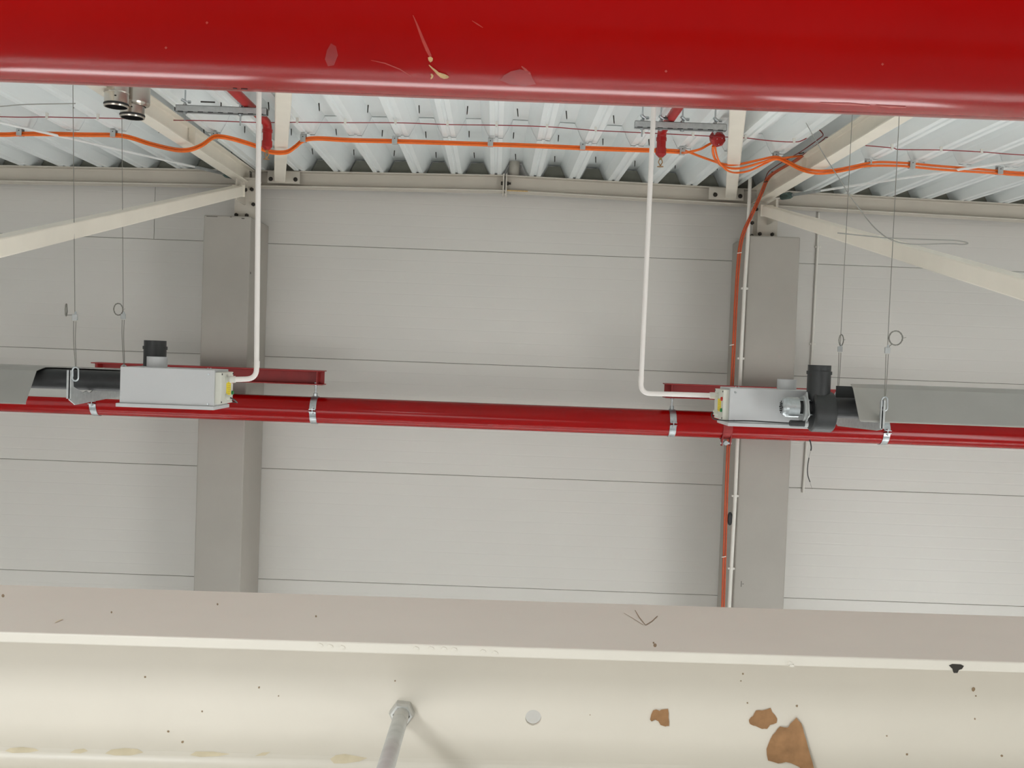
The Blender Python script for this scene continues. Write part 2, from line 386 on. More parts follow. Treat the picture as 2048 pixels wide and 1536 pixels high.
# ------------------------------------------------------------------ far red main pipe with its bracket beams and clamps
YP, ZP, RP = 8.095, -.511, .1075
tag(MB().lathe((-7.99, YP, ZP), (1, 0, 0), [(0, RP), (15.98, RP)], 56).build('red_pipe', M['red2']), 'far red pipe running across in front of the wall and columns', 'pipe')
for x0, x1, xc, lab in ((-3.34, -1.485, -2.36, 'red steel bracket beam on the left column above the far pipe'), (1.268, 3.12, 2.16, 'red steel bracket beam on the right column above the far pipe')):
    t = thing('bracket_beam', lab, 'beam', (xc, YP, -.306), 'red bracket beams')
    zc = -.248
    MB().prism([(x0, YP + u, zc + w) for u, w in isec(.116, .17, .007, .008, .009)], (x1 - x0, 0, 0)).build('beam', M['redsteel'], t)
    for xx in (x0 + .045, x1 - .05):
        MB().prism([(xx, YP - .083, zc - .05), (xx, YP - .083, zc + .05), (xx + .012, YP - .004, zc + .05), (xx + .012, YP - .004, zc - .05)], (.006, .002, 0)).build('stiffener', M['redsteel'], t)
    MB().box((xc - .1, YP + .083, zc - .055), (xc + .1, 8.285, zc + .055)).build('mounting_block', M['redsteel'], t)
def ring(mb, x, w, r0, r1, n=40, a0=0, a1=2*math.pi):
    pts = []
    N = n
    for i in range(N + 1):
        a = a0 + (a1 - a0) * i / N
        pts.append((math.cos(a), math.sin(a)))
    for i in range(N):
        (c0, s0), (c1, s1) = pts[i], pts[i+1]
        q = []
        for xx in (x - w/2, x + w/2):
            for r in (r0, r1):
                q += [(xx, YP + c0*r, ZP + s0*r), (xx, YP + c1*r, ZP + s1*r)]
        mb.add(q, [(2,3,7,6), (0,2,6,4), (1,5,7,3), (0,1,3,2), (4,6,7,5), (0,4,5,1)])
    return mb
for x, lab in ((-3.31, 'galvanised pipe clamp at the far left of the far red pipe'), (-1.552, 'galvanised pipe clamp hanging from the right end of the left red bracket'),
               (1.335, 'galvanised pipe clamp hanging from the left end of the right red bracket'), (3.05, 'galvanised pipe clamp below the fixing bracket of the right heater hood')):
    t = thing('pipe_clamp', lab, 'clamp', (x, YP, ZP - .115), 'galvanised clamps on the far pipe')
    ring(MB(), x, .052, RP + .0005, RP + .006, 22, math.pi + .06, 2*math.pi - .06).build('lower_half', M['galv'], t)
    ring(MB(), x, .052, RP + .0005, RP + .006, 22, .06, math.pi - .06).build('upper_half', M['galv'], t)
    for s in (-1, 1):
        m = MB()
        for dz in (-.012, .008): m.box((x - .026, min(YP + s*RP, YP + s*(RP + .032)), ZP + dz), (x + .026, max(YP + s*RP, YP + s*(RP + .032)), ZP + dz + .005))
        m.build('ear', M['galv'], t)
        m = MB(); hexa(m, (x, YP + s*(RP + .019), ZP + .013), (0, 0, 1), .011, .009); hexa(m, (x, YP + s*(RP + .019), ZP - .012), (0, 0, -1), .011, .009); m.tube([(x, YP + s*(RP+.019), ZP - .03), (x, YP + s*(RP+.019), ZP + .03)], .005, 8); m.build('bolt', M['galv'], t)
    m = MB().tube([(x, YP, ZP + RP), (x, YP, -.285)], .008, 10)
    hexa(m, (x, YP, ZP + RP + .004), (0, 0, 1), .017, .028); hexa(m, (x, YP, -.306), (0, 0, -1), .016, .012); hexa(m, (x, YP, -.297), (0, 0, 1), .016, .012)
    m.build('threaded_rod', M['galv'], t)
xr = 1.775
t = thing('fixed_pipe_clamp', 'red painted pipe clamp bolted at the right column', 'clamp', (xr, YP, ZP - .17))
ring(MB(), xr, .075, RP + .0005, RP + .009, 44).build('band', M['redsteel'], t)
MB().prism([(xr - .0375, YP - .10, ZP - .06), (xr - .0375, YP - .06, ZP - .165), (xr - .0375, YP - .02, ZP - .165), (xr - .0375, YP - .02, ZP - .112)], (.008, 0, 0)).build('ear', M['redsteel'], t)
MB().prism([(xr + .0295, YP - .10, ZP - .06), (xr + .0295, YP - .06, ZP - .165), (xr + .0295, YP - .02, ZP - .165), (xr + .0295, YP - .02, ZP - .112)], (.008, 0, 0)).build('ear', M['redsteel'], t)
m = MB(); m.tube([(xr - .045, YP - .055, ZP - .14), (xr + .045, YP - .055, ZP - .14)], .011, 12); m.lathe((xr - .004, YP - .065, ZP - .14), (0, -1, 0), [(0, .020), (.012, .018)], 14); m.build('bolt', M['galv'], t)

# ------------------------------------------------------------------ tube heaters (built at their inner box end, then turned round for the left one)
def heater(loc, rot, lab, low):
    t = thing('tube_heater', lab, 'heater', (0, 0, 0), 'radiant tube heaters')
    def b(m, n, mt, par=t, **k): return m.build(n, mt, par, base=BASE[t.name] if par is t else BASE[par.name], **k)
    body = b(MB().box((0, -.005, -.33), (.489, .255, -.14)), 'burner_box', M['box'], bevel=.003)
    b(MB().box((-.006, -.020, -.348), (.503, .270, -.329)), 'base_tray', M['box'], bevel=.002)
    cov = b(MB().box((-.032, .012, -.318), (.001, .238, -.152)), 'end_cover', M['cover'], bevel=.003)
    b(MB().box((-.0334, .060, -.275), (-.0315, .142, -.205)), 'yellow_label', M['yellow'], cov)['label'] = 'yellow warning label'
    for k in range(6): b(MB().box((-.0340, .068, -.268 + k*.0105), (-.0333, .134 - .012*(k % 3), -.2662 + k*.0105)), 'printed_line', M['rust'], cov)
    b(MB().lathe((-.031, .034, -.265), (-1, 0, 0), [(0, .011), (.008, .011), (.011, .008)], 14), 'green_button', M['green'], cov)['label'] = 'green button'
    b(MB().lathe((-.031, .034, -.203), (-1, 0, 0), [(0, .011), (.008, .011), (.011, .008)], 14), 'red_button', M['redbtn'], cov)['label'] = 'red button'
    for y, z in ((.022, -.162), (.228, -.162), (.022, -.308), (.228, -.308)):
        b(MB().lathe((-.032, y, z), (-1, 0, 0), [(0, .005), (.003, .004)], 8), 'screw', M['dark'], cov)
    for y, z in ((.145, -.19), (.145, -.285)):
        b(MB().lathe((-.031, y, z), (-1, 0, 0), [(0, .019), (.006, .019), (.006, .013), (.024, .013)], 16), 'cable_gland', M['cover'], cov)
    for y, s in ((-.005, -1), (.255, 1)):
        for z in (-.163, -.318):
            b(MB().lathe((.030, y, z), (0, s, 0), [(0, .006), (.003, .005)], 10), 'rivet', M['galv'], body)
    for x in (.06, .075): b(MB().lathe((x, .12, -.14), (0, 0, 1), [(0, .005), (.006, .004)], 8), 'screw', M['galv'], body)
    b(MB().lathe((.344, .125, -.142), (0, 0, 1), [(0, .053), (.058, .053), (.058, .049), (.01, .049)], 36, caps=False), 'flue_collar', M['box'])
    # fan beside the burner box
    fan = b(MB().lathe((.405, -.125, -.247), (1, 0, 0), [(0, .0), (0, .095), (.006, .104), (.012, .108), (.108, .108), (.114, .104), (.12, .0)], 48, caps=False), 'fan_housing', M['blackp'])
    b(MB().lathe((.445, -.125, -.19), (0, 0, 1), [(0, .061), (.142, .061), (.142, .066), (.160, .066), (.160, .060), (.192, .060), (.192, .054), (.05, .054)], 40, caps=False), 'air_intake', M['blackp'])
    mo = b(MB().lathe((.250, -.125, -.228), (1, 0, 0), [(.0, .0), (.0, .032), (.004, .042), (.016, .052), (.03, .055), (.088, .055), (.088, .0)], 36, caps=False), 'motor', M['galv'])
    for iy in range(-3, 4):
        for iz in range(-3, 4):
            if iy*iy + iz*iz <= 9: b(MB().box((.2482, -.125 + iy*.0098 - .0034, -.228 + iz*.0098 - .0034), (.2506, -.125 + iy*.0098 + .0034, -.228 + iz*.0098 + .0034)), 'vent_slot', M['darkhole'], mo)
    b(MB().lathe((.338, -.125, -.228), (1, 0, 0), [(0, .042), (.068, .042)], 24), 'motor_neck', M['black'])
    for a in (.6, 2.2, 3.9, 5.3): b(MB().tube([(.338, -.125 + .05*math.cos(a), -.228 + .05*math.sin(a)), (.41, -.125 + .05*math.cos(a), -.228 + .05*math.sin(a))], .004, 8), 'spacer_post', M['galv'])
    plate = [(-.125 + (.078 if k % 5 else .098)*math.cos(2*math.pi*k/20 + .3), -.236 + (.078 if k % 5 else .098)*math.sin(2*math.pi*k/20 + .3)) for k in range(20)]
    b(MB().prism([(.372, y, z) for y, z in plate], (.007, 0, 0)), 'mounting_plate', M['zinc'])
    b(MB().lathe((.379, -.125, -.236), (1, 0, 0), [(-.02, .07), (.0, .072)], 28), 'mounting_collar', M['zinc'])
    b(MB().lathe((.292, -.15, -.312), (1, 0, 0), [(0, .014), (.004, .017), (.078, .017)], 20), 'capacitor', M['blackp'])
    b(MB().lathe((.370, -.15, -.312), (1, 0, 0), [(0, .0185), (.018, .0185)], 16), 'capacitor_clip', M['zinc'])
    cab = smooth_path([(-.05, .145, -.285), (-.068, .13, -.295), (-.07, .06, -.315), (-.045, .0, -.318), (.0, -.03, -.318), (.1, -.04, -.314), (.2, -.08, -.314), (.292, -.15, -.312)])
    b(MB().tube(cab, .0035, 8), 'motor_cable', M['black'])
    # radiant U tube, hood, hanger bracket
    for y, xs in ((.125, .488), (-.125, .520)): b(MB().lathe((xs, y, -.2225), (1, 0, 0), [(0, .0535), (4.2 - xs, .0535)], 32), 'radiant_tube', M['black'])
    hz = -.069 if low else 0.0
    prof = [(-.355, -.279 + hz), (-.352, -.272 + hz), (-.205, -.112 + hz), (-.14, -.094 + hz), (.14, -.094 + hz), (.205, -.112 + hz), (.352, -.272 + hz), (.355, -.279 + hz)]
    st = [.597, .590, .600, .61, .93, .945, .928, .925]
    th = .0025; vs = []; n = len(prof)
    for e in (0, 1):
        for up in (0, 1):
            for (y, z), x in zip(prof, st):
                k = 1.0 if up == 0 else 1.0
                vs.append((x if e == 0 else 4.25, y + (up * th * (1 if y > .1 else -1 if y < -.1 else 0)), z + up * th))
    fs = []
    for i in range(n - 1): fs += [(i, i+1, 2*n+i+1, 2*n+i), (n+i, 3*n+i, 3*n+i+1, n+i+1), (i, n+i, n+i+1, i+1), (2*n+i, 2*n+i+1, 3*n+i+1, 3*n+i)]
    fs += [(0, 2*n, 3*n, n), (n-1, 2*n-1, 4*n-1, 3*n-1)]
    b(MB().add(vs, fs), 'reflector_hood', M['hood'])
    if not low: b(MB().box((.560, -.062, -.168), (.96, -.056, -.106)), 'hood_end_plate', M['blackp'])
    br = [(.372, -.165), (.372, -.315), (.30, -.345), (-.30, -.325), (-.372, -.315), (-.372, -.165), (-.345, -.165), (-.335, -.25), (-.21, -.285)]
    br += [(-.125 + .066*math.cos(a), -.222 + .066*math.sin(a)) for a in [math.pi + .9 + .25*i for i in range(6)]]
    br += [(-.04, -.25), (.03, -.25)]
    br += [(.125 + .066*math.cos(a), -.222 + .066*math.sin(a)) for a in [math.pi + .9 + .25*i for i in range(6)]]
    br += [(.21, -.285), (.325, -.25), (.345, -.165)]
    b(MB().prism([(.697, y, z) for y, z in br], (.006, 0, 0)), 'hanger_bracket', M['zinc'])
    for s in (-1, 1):
        b(MB().prism([(.690, s*.372, -.165), (.714, s*.372, -.165), (.714, s*.372, -.31), (.690, s*.372, -.31)], (0, -s*.004, 0)), 'hanger_tab', M['zinc'])
    t.location = Vector(loc) + Vector((0, 0, ZC)); t.rotation_euler = (0, 0, rot)
    return t
h2 = heater((1.213, 5.455, 0), 0, 'right grey tube heater, its silver fan motor facing us', False)
h1 = heater((-1.526, 5.455, 0), math.pi, 'left grey tube heater, its plain burner box facing us', True)

# suspension wires: wire rope, gripper, coil of spare end, quick link
def hang(bot, ztop, xlean, gz, coil, lab, link):
    bot = Vector(bot); top = Vector((bot.x + xlean, bot.y, ztop))
    t = thing('suspension_wire', lab, 'wire', bot, 'heater suspension wires')
    def at(z): return bot + (top - bot) * ((z - bot.z) / (ztop - bot.z))
    g = at(gz)
    lk = []
    for i in range(20):
        a = 2*math.pi*i/20; zz = .018*math.sin(a) + (.017 if math.sin(a) > 0 else -.017)
        lk.append(bot + Vector((.0155*math.cos(a), 0, zz)))
    MB().tube(lk, .0045, 8, closed=True).build('quick_link', M['galv'], t)
    MB().tube([bot + Vector((-.0155, 0, -.014)), bot + Vector((-.0155, 0, .014))], .0075, 6).build('link_nut', M['galv'], t)
    e = bot + Vector((0, 0, .030))
    MB().tube([g, top], .0018, 6).build('wire_rope', M['wire'], t)
    MB().tube(smooth_path([g + Vector((-.006, 0, -.02)), g + Vector((-.004, 0, -.12)), e + Vector((-.003, 0, .03)), e, e + Vector((.003, 0, .03)), g + Vector((.005, 0, -.12)), g + Vector((.006, 0, -.02))], 4), .0018, 6).build('wire_loop', M['wire'], t)
    MB().box(g + Vector((-.014, -.007, -.016)), g + Vector((.014, .007, .016))).build('gripper', M['zinc'], t, bevel=.004)
    MB().lathe(g + Vector((.003, 0, .014)), (0, 0, 1), [(0, .006), (.014, .004)], 10).build('release_pin', M['galv'], t)
    off, yaw, r = coil
    c = g + Vector(off); pts = []
    for k in range(73):
        a = 2*math.pi*k/24; rr = r + .0015*math.sin(k*1.7)
        pts.append(c + Vector((rr*math.cos(a)*math.cos(yaw), rr*math.cos(a)*math.sin(yaw) + .0012*(k/24 - 1.5), rr*math.sin(a))))
    m = MB().tube(pts, .0026, 6)
    m.tube([pts[-1], pts[-1] + Vector((.022*math.cos(yaw), .01, .006))], .0012, 5)
    near = min(pts, key=lambda q: (q - g).length)
    m.tube(smooth_path([g + Vector((.004, 0, .012)), (g + near) / 2 + Vector((0, 0, .006)), near], 4), .0018, 6)
    m.build('spare_coil', M['wire'], t)
xl = -1.526 - .70; xr2 = 1.213 + .70
hang((xl + .028, 5.455 - .368, -.183), roofz(-2.2) + .002, -.055, .105, ((-.045, .0, .035), 1.86, .030), 'suspension wire at the front of the left heater, its spare coil seen edge-on', 1)
hang((xl - .01, 5.455 + .368, -.183), roofz(-2.2) + .002, -.055, .135, ((-.030, .0, .040), 1.15, .034), 'suspension wire going down behind the left burner box', 0)
hang((xr2 + .010, 5.455 - .368, -.183), roofz(1.92) + .002, .004, .090, ((.040, .0, .064), .1, .036), 'suspension wire at the front of the right heater, with a round open coil', 1)
hang((xr2 + .012, 5.455 + .368, -.183), roofz(1.92) + .002, .008, .100, ((.004, .0, .052), .86, .032), 'suspension wire going down behind the right heater hood', 0)

# white gas pipes dropping to each heater
def gas(pts, lab, base):
    path = []
    for i, p in enumerate(pts):
        p = Vector(p)
        if 0 < i < len(pts) - 1:
            a = unit(Vector(pts[i-1]) - p); b = unit(Vector(pts[i+1]) - p); r = .055
            s = p + a*r; e = p + b*r
            for k in range(9):
                u = k/8; path.append(s*(1-u)**2 + p*2*u*(1-u) + e*u*u)
        else: path.append(p)
    t = thing('gas_pipe', lab, 'pipe', base, 'white gas pipes')
    MB().tube(path, .0138, 16).build('pipe', M['white'], t)
    a = path[0]; b2 = path[1]; d = unit(b2 - a)
    MB().lathe(a, d, [(0, .018), (.03, .018), (.03, .015)], 16).build('union', M['conduit'], t)
    c = Vector(pts[1]) + Vector((0, 0, .06)); MB().lathe(c, unit(Vector(pts[2]) - Vector(pts[1])), [(0, .0152), (.035, .0152)], 16).build('socket', M['white'], t)
e = Vector((-1.526 + .05, 5.455 - .145, -.19)); k = P(515, 752, 5.35); tp = P(518.5, 190, 5.35); d = tp - P(515, 700, 5.35)
gas([e, Vector((k.x, 5.33, -.182)), P(514.7, 700, 5.35) + d * ((roofz(-1.4) - P(515, 700, 5.35).z) / d.z)], 'white gas pipe dropping to the left heater', k)
e = Vector((1.213 - .05, 5.455 + .145, -.19)); k = P(1281, 790, 5.6); tp = P(1306.5, 232, 5.6); d = tp - P(1283, 700, 5.6)
gas([e, Vector((k.x, 5.6, -.192)), P(1283, 700, 5.6) + d * ((roofz(.8) - P(1283, 700, 5.6).z) / d.z)], 'white gas pipe dropping to the right heater', k)

# stainless flue ends coming down through the roof, over the left heater
def flue(px, py, Y, r, wide, lab):
    c = P(px, py, Y); zt = roofz(c.x) + DEP - .004
    t = thing('flue_pipe', lab, 'flue', c, 'stainless flue ends')
    MB().lathe(c, (0, 0, 1), [(0, r - .006), (0, r), (.008, r + .002), (.010, r), (.074, r), (.078, r + .003), (.082, r), (zt - c.z, r)], 40, caps=False).build('outer_pipe', M['inox'], t)
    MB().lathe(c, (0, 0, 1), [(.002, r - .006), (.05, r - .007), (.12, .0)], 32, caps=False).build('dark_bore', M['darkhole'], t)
    MB().lathe(c, (0, 0, 1), [(.010, r + .0025), (.017, r + .0035), (.021, r)], 40, caps=False).build('rim_seal', M['black'], t)
    p = c + Vector((.28*r, -.96*r, .05)); MB().box(p + Vector((-.005, -.002, -.003)), p + Vector((.005, .004, .003))).build('vent_slot', M['darkhole'], t)
    if wide: MB().lathe(c + Vector((.006, 0, .085)), (0, 0, 1), [(-.018, r), (-.010, r + .018), (0, r + .022), (zt - c.z - .09, r + .022)], 40, caps=False).build('wide_sleeve', M['inox'], t)
flue(232.5, 214.5, 5.55, .064, False, 'stainless flue end on the left, slightly nearer and higher')
flue(264.5, 236, 5.78, .067, True, 'stainless flue end on the right, with a wider sleeve above')

# ------------------------------------------------------------------ sprinkler branches with strut channels
def sprinkler(X, yend, zend, zbot, lab):
    t = thing('sprinkler_pipe', lab, 'sprinkler', (X, yend, zbot), 'red sprinkler branches')
    zp = 1.450; r = .029
    arc = [(X, yend - .05 + .05*math.sin(a), zp - .05 + .05*math.cos(a)) for a in [math.pi/2*i/6 for i in range(7)]]
    MB().tube([(X, 1.6, zp + .01)] + arc + [(X, yend, zend)], r, 20).build('pipe', M['redfit'], t)
    MB().lathe((X, yend, zp - .05), (0, 0, -1), [(-.012, r + .001), (-.01, r + .004), (.01, r + .004), (.012, r + .001)], 20, caps=False).build('elbow_collar', M['redfit'], t)
    MB().lathe((X, yend, zend + .045), (0, 0, -1), [(0, r + .001), (.0, r + .005), (.04, r + .005), (.06, .014)], 8, False).build('reducer', M['redfit'], t)
    h = thing_child(t, X, yend, zend)
def thing_child(t, X, y, z):
    m = MB().lathe((X, y, z - .012), (0, 0, -1), [(-.012, .013), (0, .013), (.004, .009), (.018, .009)], 6, False)
    for s in (-1, 1): m.tube([(X + s*.007, y, z - .028), (X + s*.013, y, z - .045), (X + s*.004, y, z - .062)], .0035, 6)
    m.lathe((X, y, z - .060), (0, 0, -1), [(0, .005), (.012, .005)], 8)
    m.lathe((X, y, z - .072), (0, 0, -1), [(0, .021), (.003, .021)], 12)
    return m.build('sprinkler_head', M['brass'], t)
sprinkler(-1.635, 6.60, 1.290, 1.21, 'red sprinkler branch pipe left, behind the left gas pipe')
sprinkler(.918, 6.40, 1.300, 1.22, 'red sprinkler branch pipe right, behind the right gas pipe')
def channel(x0, x1, Y, zt, rods, lab):
    t = thing('strut_channel', lab, 'channel', ((x0+x1)/2, Y, zt - .042), 'galvanised strut channels')
    m = MB(); m.box((x0, Y - .0205, zt - .041), (x1, Y - .018, zt)); m.box((x0, Y + .018, zt - .041), (x1, Y + .0205, zt)); m.box((x0, Y - .0205, zt - .0025), (x1, Y + .0205, zt))
    m.box((x0, Y - .0205, zt - .041), (x1, Y - .011, zt - .0385)); m.box((x0, Y + .011, zt - .041), (x1, Y + .0205, zt - .0385))
    m.build('channel', M['zinc'], t)
    n = int((x1 - x0) / .06)
    for i in range(n):
        xx = x0 + .03 + i*.06; MB().box((xx - .016, Y - .0212, zt - .0405), (xx + .016, Y - .0195, zt - .0365)).build('slot', M['darkhole'], t)
    MB().box((x1 - .002, Y - .018, zt - .038), (x1 + .003, Y + .018, zt - .003)).build('end_cap', M['black'], t)
    for xx, low in rods:
        m = MB().tube([(xx, Y, zt - .041 - low), (xx, Y, roofz(xx) + .001)], .005, 8)
        hexa(m, (xx, Y, zt - .041), (0, 0, -1), .012, .010); hexa(m, (xx, Y, zt), (0, 0, 1), .012, .012); m.build('hanger_rod', M['galv'], t)
        m = MB().tube([(xx + .012, Y - .012, zt + .018), (xx - .012, Y - .03, zt + .03)], .010, 8); m.lathe((xx + .02, Y - .012, zt + .02), (1, 0, 0), [(0, .009), (.018, .009)], 6, False); m.build('beam_clip', M['galv'], t)
    for xx in (x0 + .20, ):
        MB().tube([(xx - .05, Y - .02, zt + .022), (xx + .035, Y - .02, zt + .022)], .0045, 6).build('loose_bolt', M['dark'], t)
channel(-2.05, -1.506, 6.06, 1.418, [(-2.0, .045), (-1.665, .065)], 'galvanised strut channel at the left, under the red sprinkler branch')
channel(.70, 1.245, 6.02, 1.418, [(.745, .05), (.855, .012), (.985, .012), (1.18, .02)], 'galvanised strut channel at the right, under the red sprinkler branch')

# ------------------------------------------------------------------ cables
def cable(name, pts, r, m, lab, cat='cable', group=None, n=8, k=5, extra=None):
    o = MB().tube(smooth_path(pts, k), r, n).build(name, M[m]); return tag(o, lab, cat, group)
YO = 7.2
YREF = {'sag': .27}
def ysag(x): return YO - YREF['sag'] * (math.exp(-((x - 385) / 62) ** 2) + math.exp(-((x - 1640) / 62) ** 2))
A = [(-300, 262), (-120, 266), (0, 269), (38, 267.5), (100, 267), (160, 268.5), (228, 270), (260, 275), (300, 288), (350, 300), (380, 300), (405, 290), (427, 274.5), (445, 274), (470, 279), (510, 291), (541, 303), (572, 303.5), (590, 293), (607, 280), (635, 276), (700, 280), (790, 283), (900, 286.5), (981, 288.5), (1060, 290.5), (1165, 295.5), (1240, 299), (1320, 302), (1363, 304)]
B = [(1375, 306), (1410, 319), (1450, 331), (1480, 330), (1520, 321), (1551, 315), (1572, 322), (1600, 336), (1632, 343), (1665, 342), (1700, 336), (1735, 329), (1760, 327), (1790, 328), (1823, 330), (1880, 335), (1940, 339), (1998, 343.5), (2048, 347), (2200, 353), (2350, 360)]
def on(pts, dy=0, Y=YO, wob=0): return [P(x, y + dy + wob*math.sin(x*.013), ysag(x) + Y - YO) for x, y in pts]
cable('orange_cable', on(A + B, -2.2, YO, .8), .0085, 'orange', 'orange cable running the whole width, upper of the pair', group='orange cables under the roof')
J = [(1378, 304), (1400, 298.5), (1414, 291), (1425, 285)]
cable('orange_cable', on(A, 2.4, YO - .012, .8) + [P(x, y, 6.95) for x, y in J], .0085, 'orange', 'orange cable from the left, lower of the pair, ending at the red junction box', group='orange cables under the roof')
cable('orange_cable', [P(x, y, ysag(x) - .012 if Y == YO else Y) for x, y, Y in ((1426, 292, 6.85), (1426, 304, 6.9), (1431, 319, 6.97), (1447, 333, YO), (1478, 337, YO), (1520, 326, YO), (1551, 318, YO), (1574, 326, YO), (1602, 340, YO), (1632, 347, YO), (1665, 345, YO), (1700, 339, YO), (1735, 332, YO), (1790, 331.5, YO), (1823, 333.5, YO), (1880, 339, YO), (1998, 347, YO), (2048, 350.5, YO), (2350, 364, YO))], .0085, 'orange', 'orange cable from the red junction box running off to the right', group='orange cables under the roof')
cable('orange_cable', [P(x, y, Y) for x, y, Y in ((1430, 292, 6.85), (1433, 309, 6.9), (1440, 326, 6.97), (1455, 341, 7.03), (1474, 345.5, YO), (1500, 341, YO), (1530, 327, YO), (1549, 319, YO), (1575, 315, 7.1), (1604, 311.5, 7.2))], .0068, 'orange', 'thin orange cable sagging lowest between the junction box and the next clip', group='orange cables under the roof')
VD = [(1604, 311.5, 7.2), (1590, 322, 7.35), (1572, 331.5, 7.55), (1553, 342.5, 7.8), (1540, 352, 8.0), (1532, 363, 8.12), (1523, 385, 8.2), (1512, 410, 8.22), (1500, 436, 8.24), (1488, 462, 8.25), (1480.5, 490, 8.255), (1476, 530, 8.258), (1471, 610, 8.262), (1467, 700, 8.264), (1463, 780, 8.264), (1459, 850, 8.264), (1455.5, 910, 8.264), (1452, 1000, 8.264), (1449, 1100, 8.264), (1446, 1200, 8.264), (1440, 1400, 8.264), (1433, 1600, 8.264)]
def colface(l, off=0): return [P(x + off, y, Y) for x, y, Y in l]
cable('riser_cable', colface(VD, -1.6), .0085, 'orange2', 'red-orange cable down the right column, left one of the pair', group='cables down the right column')
cable('riser_cable', colface(VD, 2.6), .0070, 'orange2', 'red-orange cable down the right column, right one of the pair', group='cables down the right column')
# red detection line along the roof, clipped at each rib
YR = 6.72
RL = [(-300, 222), (0, 233.5), (90, 234), (160, 235.5), (240, 237), (292, 240), (294, 244)]
cable('detection_cable', [P(x, y, YR) for x, y in RL], .0032, 'redcable', 'thin red cable under the roof, left of the left purlin', group='thin red cables')
RM = [(347, 240.5), (420, 241.5), (520, 245), (594, 244.5), (690, 245.3), (791, 245.5), (895, 249), (993, 250.5), (1094, 253.5), (1191, 261), (1287, 265.5), (1386, 270.5), (1440, 273.5), (1491, 276), (1540, 281.5), (1590, 284), (1608, 279), (1620, 271)]
cable('detection_cable', [P(x, y, YR) for x, y in RM], .0032, 'redcable', 'thin red cable under the roof across the middle bay', group='thin red cables')
RR = [(1731, 291), (1785, 296), (1800, 299), (1880, 300), (1965, 304), (2048, 310), (2300, 322)]
cable('detection_cable', [P(x, y, YR) for x, y in RR], .0032, 'redcable', 'thin red cable under the roof, right of the right purlin', group='thin red cables')
cable('detection_cable', [P(x, y, Y) for x, y, Y in ((1637, 258, 6.65), (1643, 264, 6.65), (1646, 270, 6.7), (1640, 276, 6.8), (1602, 303, 7.15), (1570, 321, 7.5), (1548, 335, 7.85), (1536, 345, 8.0), (1529, 362, 8.13), (1521, 385, 8.2), (1510, 412, 8.22), (1498, 438, 8.235))], .0035, 'redcable2', 'dark red thin cable following the orange pair down to the right column', group='thin red cables')
cable('detection_cable', [P(x, y, Y) for x, y, Y in ((1604, 311, 7.19), (1625, 296, 6.98), (1647, 279, 6.75), (1651, 275, 6.7), (1660, 275.5, 6.7), (1664, 279, 6.7), (1666, 287, 6.7))], .0035, 'redcable2', 'dark red cable end with a hooked tip near the right purlin', group='thin red cables')
for px, py, Y in ((1602, 307, 7.17), (1547, 344, 7.9), (1531, 364, 8.1), (1478, 506, 8.26), (1463, 690, 8.262), (1447, 1113, 8.262)):
    p = P(px, py, Y); tag(MB().bar(p + Vector((-.018, -.012, -.004)), p + Vector((.018, -.012, .004)), .012, .006).build('cable_tie', M['dark' if py < 400 else 'conduit']), {307: 'dark cable tie where the riser leaves the roof', 344: 'dark cable tie on the riser bend, upper', 364: 'dark cable tie on the riser bend, lower', 506: 'pale cable tie on the red-orange riser near the column top', 690: 'pale cable tie on the red-orange riser above the far pipe', 1113: 'pale cable tie on the red-orange riser low on the column'}[py], 'cable tie', 'cable ties on the riser')
# clips
ordn = ['first', 'second', 'third', 'fourth', 'fifth', 'sixth', 'seventh', 'eighth', 'ninth', 'tenth', 'eleventh', 'twelfth', 'thirteenth', 'fourteenth', 'fifteenth', 'sixteenth', 'seventeenth', 'eighteenth', 'nineteenth']
for i, (px, py) in enumerate(((41, 266), (228, 268.5), (429, 272.5), (607, 278.5), (790, 282), (981, 287), (1165, 294), (1364, 303), (1551, 314), (1736, 329), (1823, 330.5), (1998, 343))):
    p = P(px, py, YO); zt = roofz(p.x); w = .019; lo = p.z - .020
    t = thing('cable_clip', 'grey metal clip holding the orange cables, %s from the left' % ordn[i], 'clip', (p.x, YO, lo), 'grey clips on the orange cables')
    m = MB().box((p.x - w, YO - .026, lo), (p.x + w, YO - .022, p.z + .028)); m.box((p.x - w, YO - .026, lo - .003), (p.x + w, YO + .02, lo)); m.box((p.x - w, YO + .016, lo), (p.x + w, YO + .02, zt + .001)); m.box((p.x - w, YO - .026, p.z + .026), (p.x + w, YO + .02, p.z + .029))
    m.build('strap', M['zinc'], t, bevel=.0008)
    MB().lathe((p.x, YO - .026, p.z + .014), (0, -1, 0), [(0, .004), (.003, .003)], 8).build('screw', M['dark'], t)
    if zt - p.z > .05: MB().box((p.x - .006, YO + .012, p.z + .028), (p.x + .006, YO + .017, zt + .001)).build('hanger_strip', M['zinc'], t)
cx = [(94, 234.5), (196, 236), (594.5, 244), (690.5, 244.8), (791, 245), (895, 248.5), (993.3, 250), (1094, 253), (1191.5, 260), (1287, 265), (1386, 270), (1491, 275.5), (1588, 283.5), (1784, 296), (1882, 299.5), (1963, 303.5)]
for i, (px, py) in enumerate(cx):
    p = P(px, py, YR)
    o = MB().box((p.x - .008, YR - .007, p.z - .006), (p.x + .008, YR + .007, max(roofz(p.x) + .001, p.z + .007))); o.lathe((p.x, YR, p.z - .006), (0, 0, -1), [(0, .005), (.008, .002)], 8)
    tag(o.build('small_clip', M['conduit']), 'tiny white clip on the thin red cable, %s from the left' % ordn[i], 'clip', 'tiny clips on the red cable')
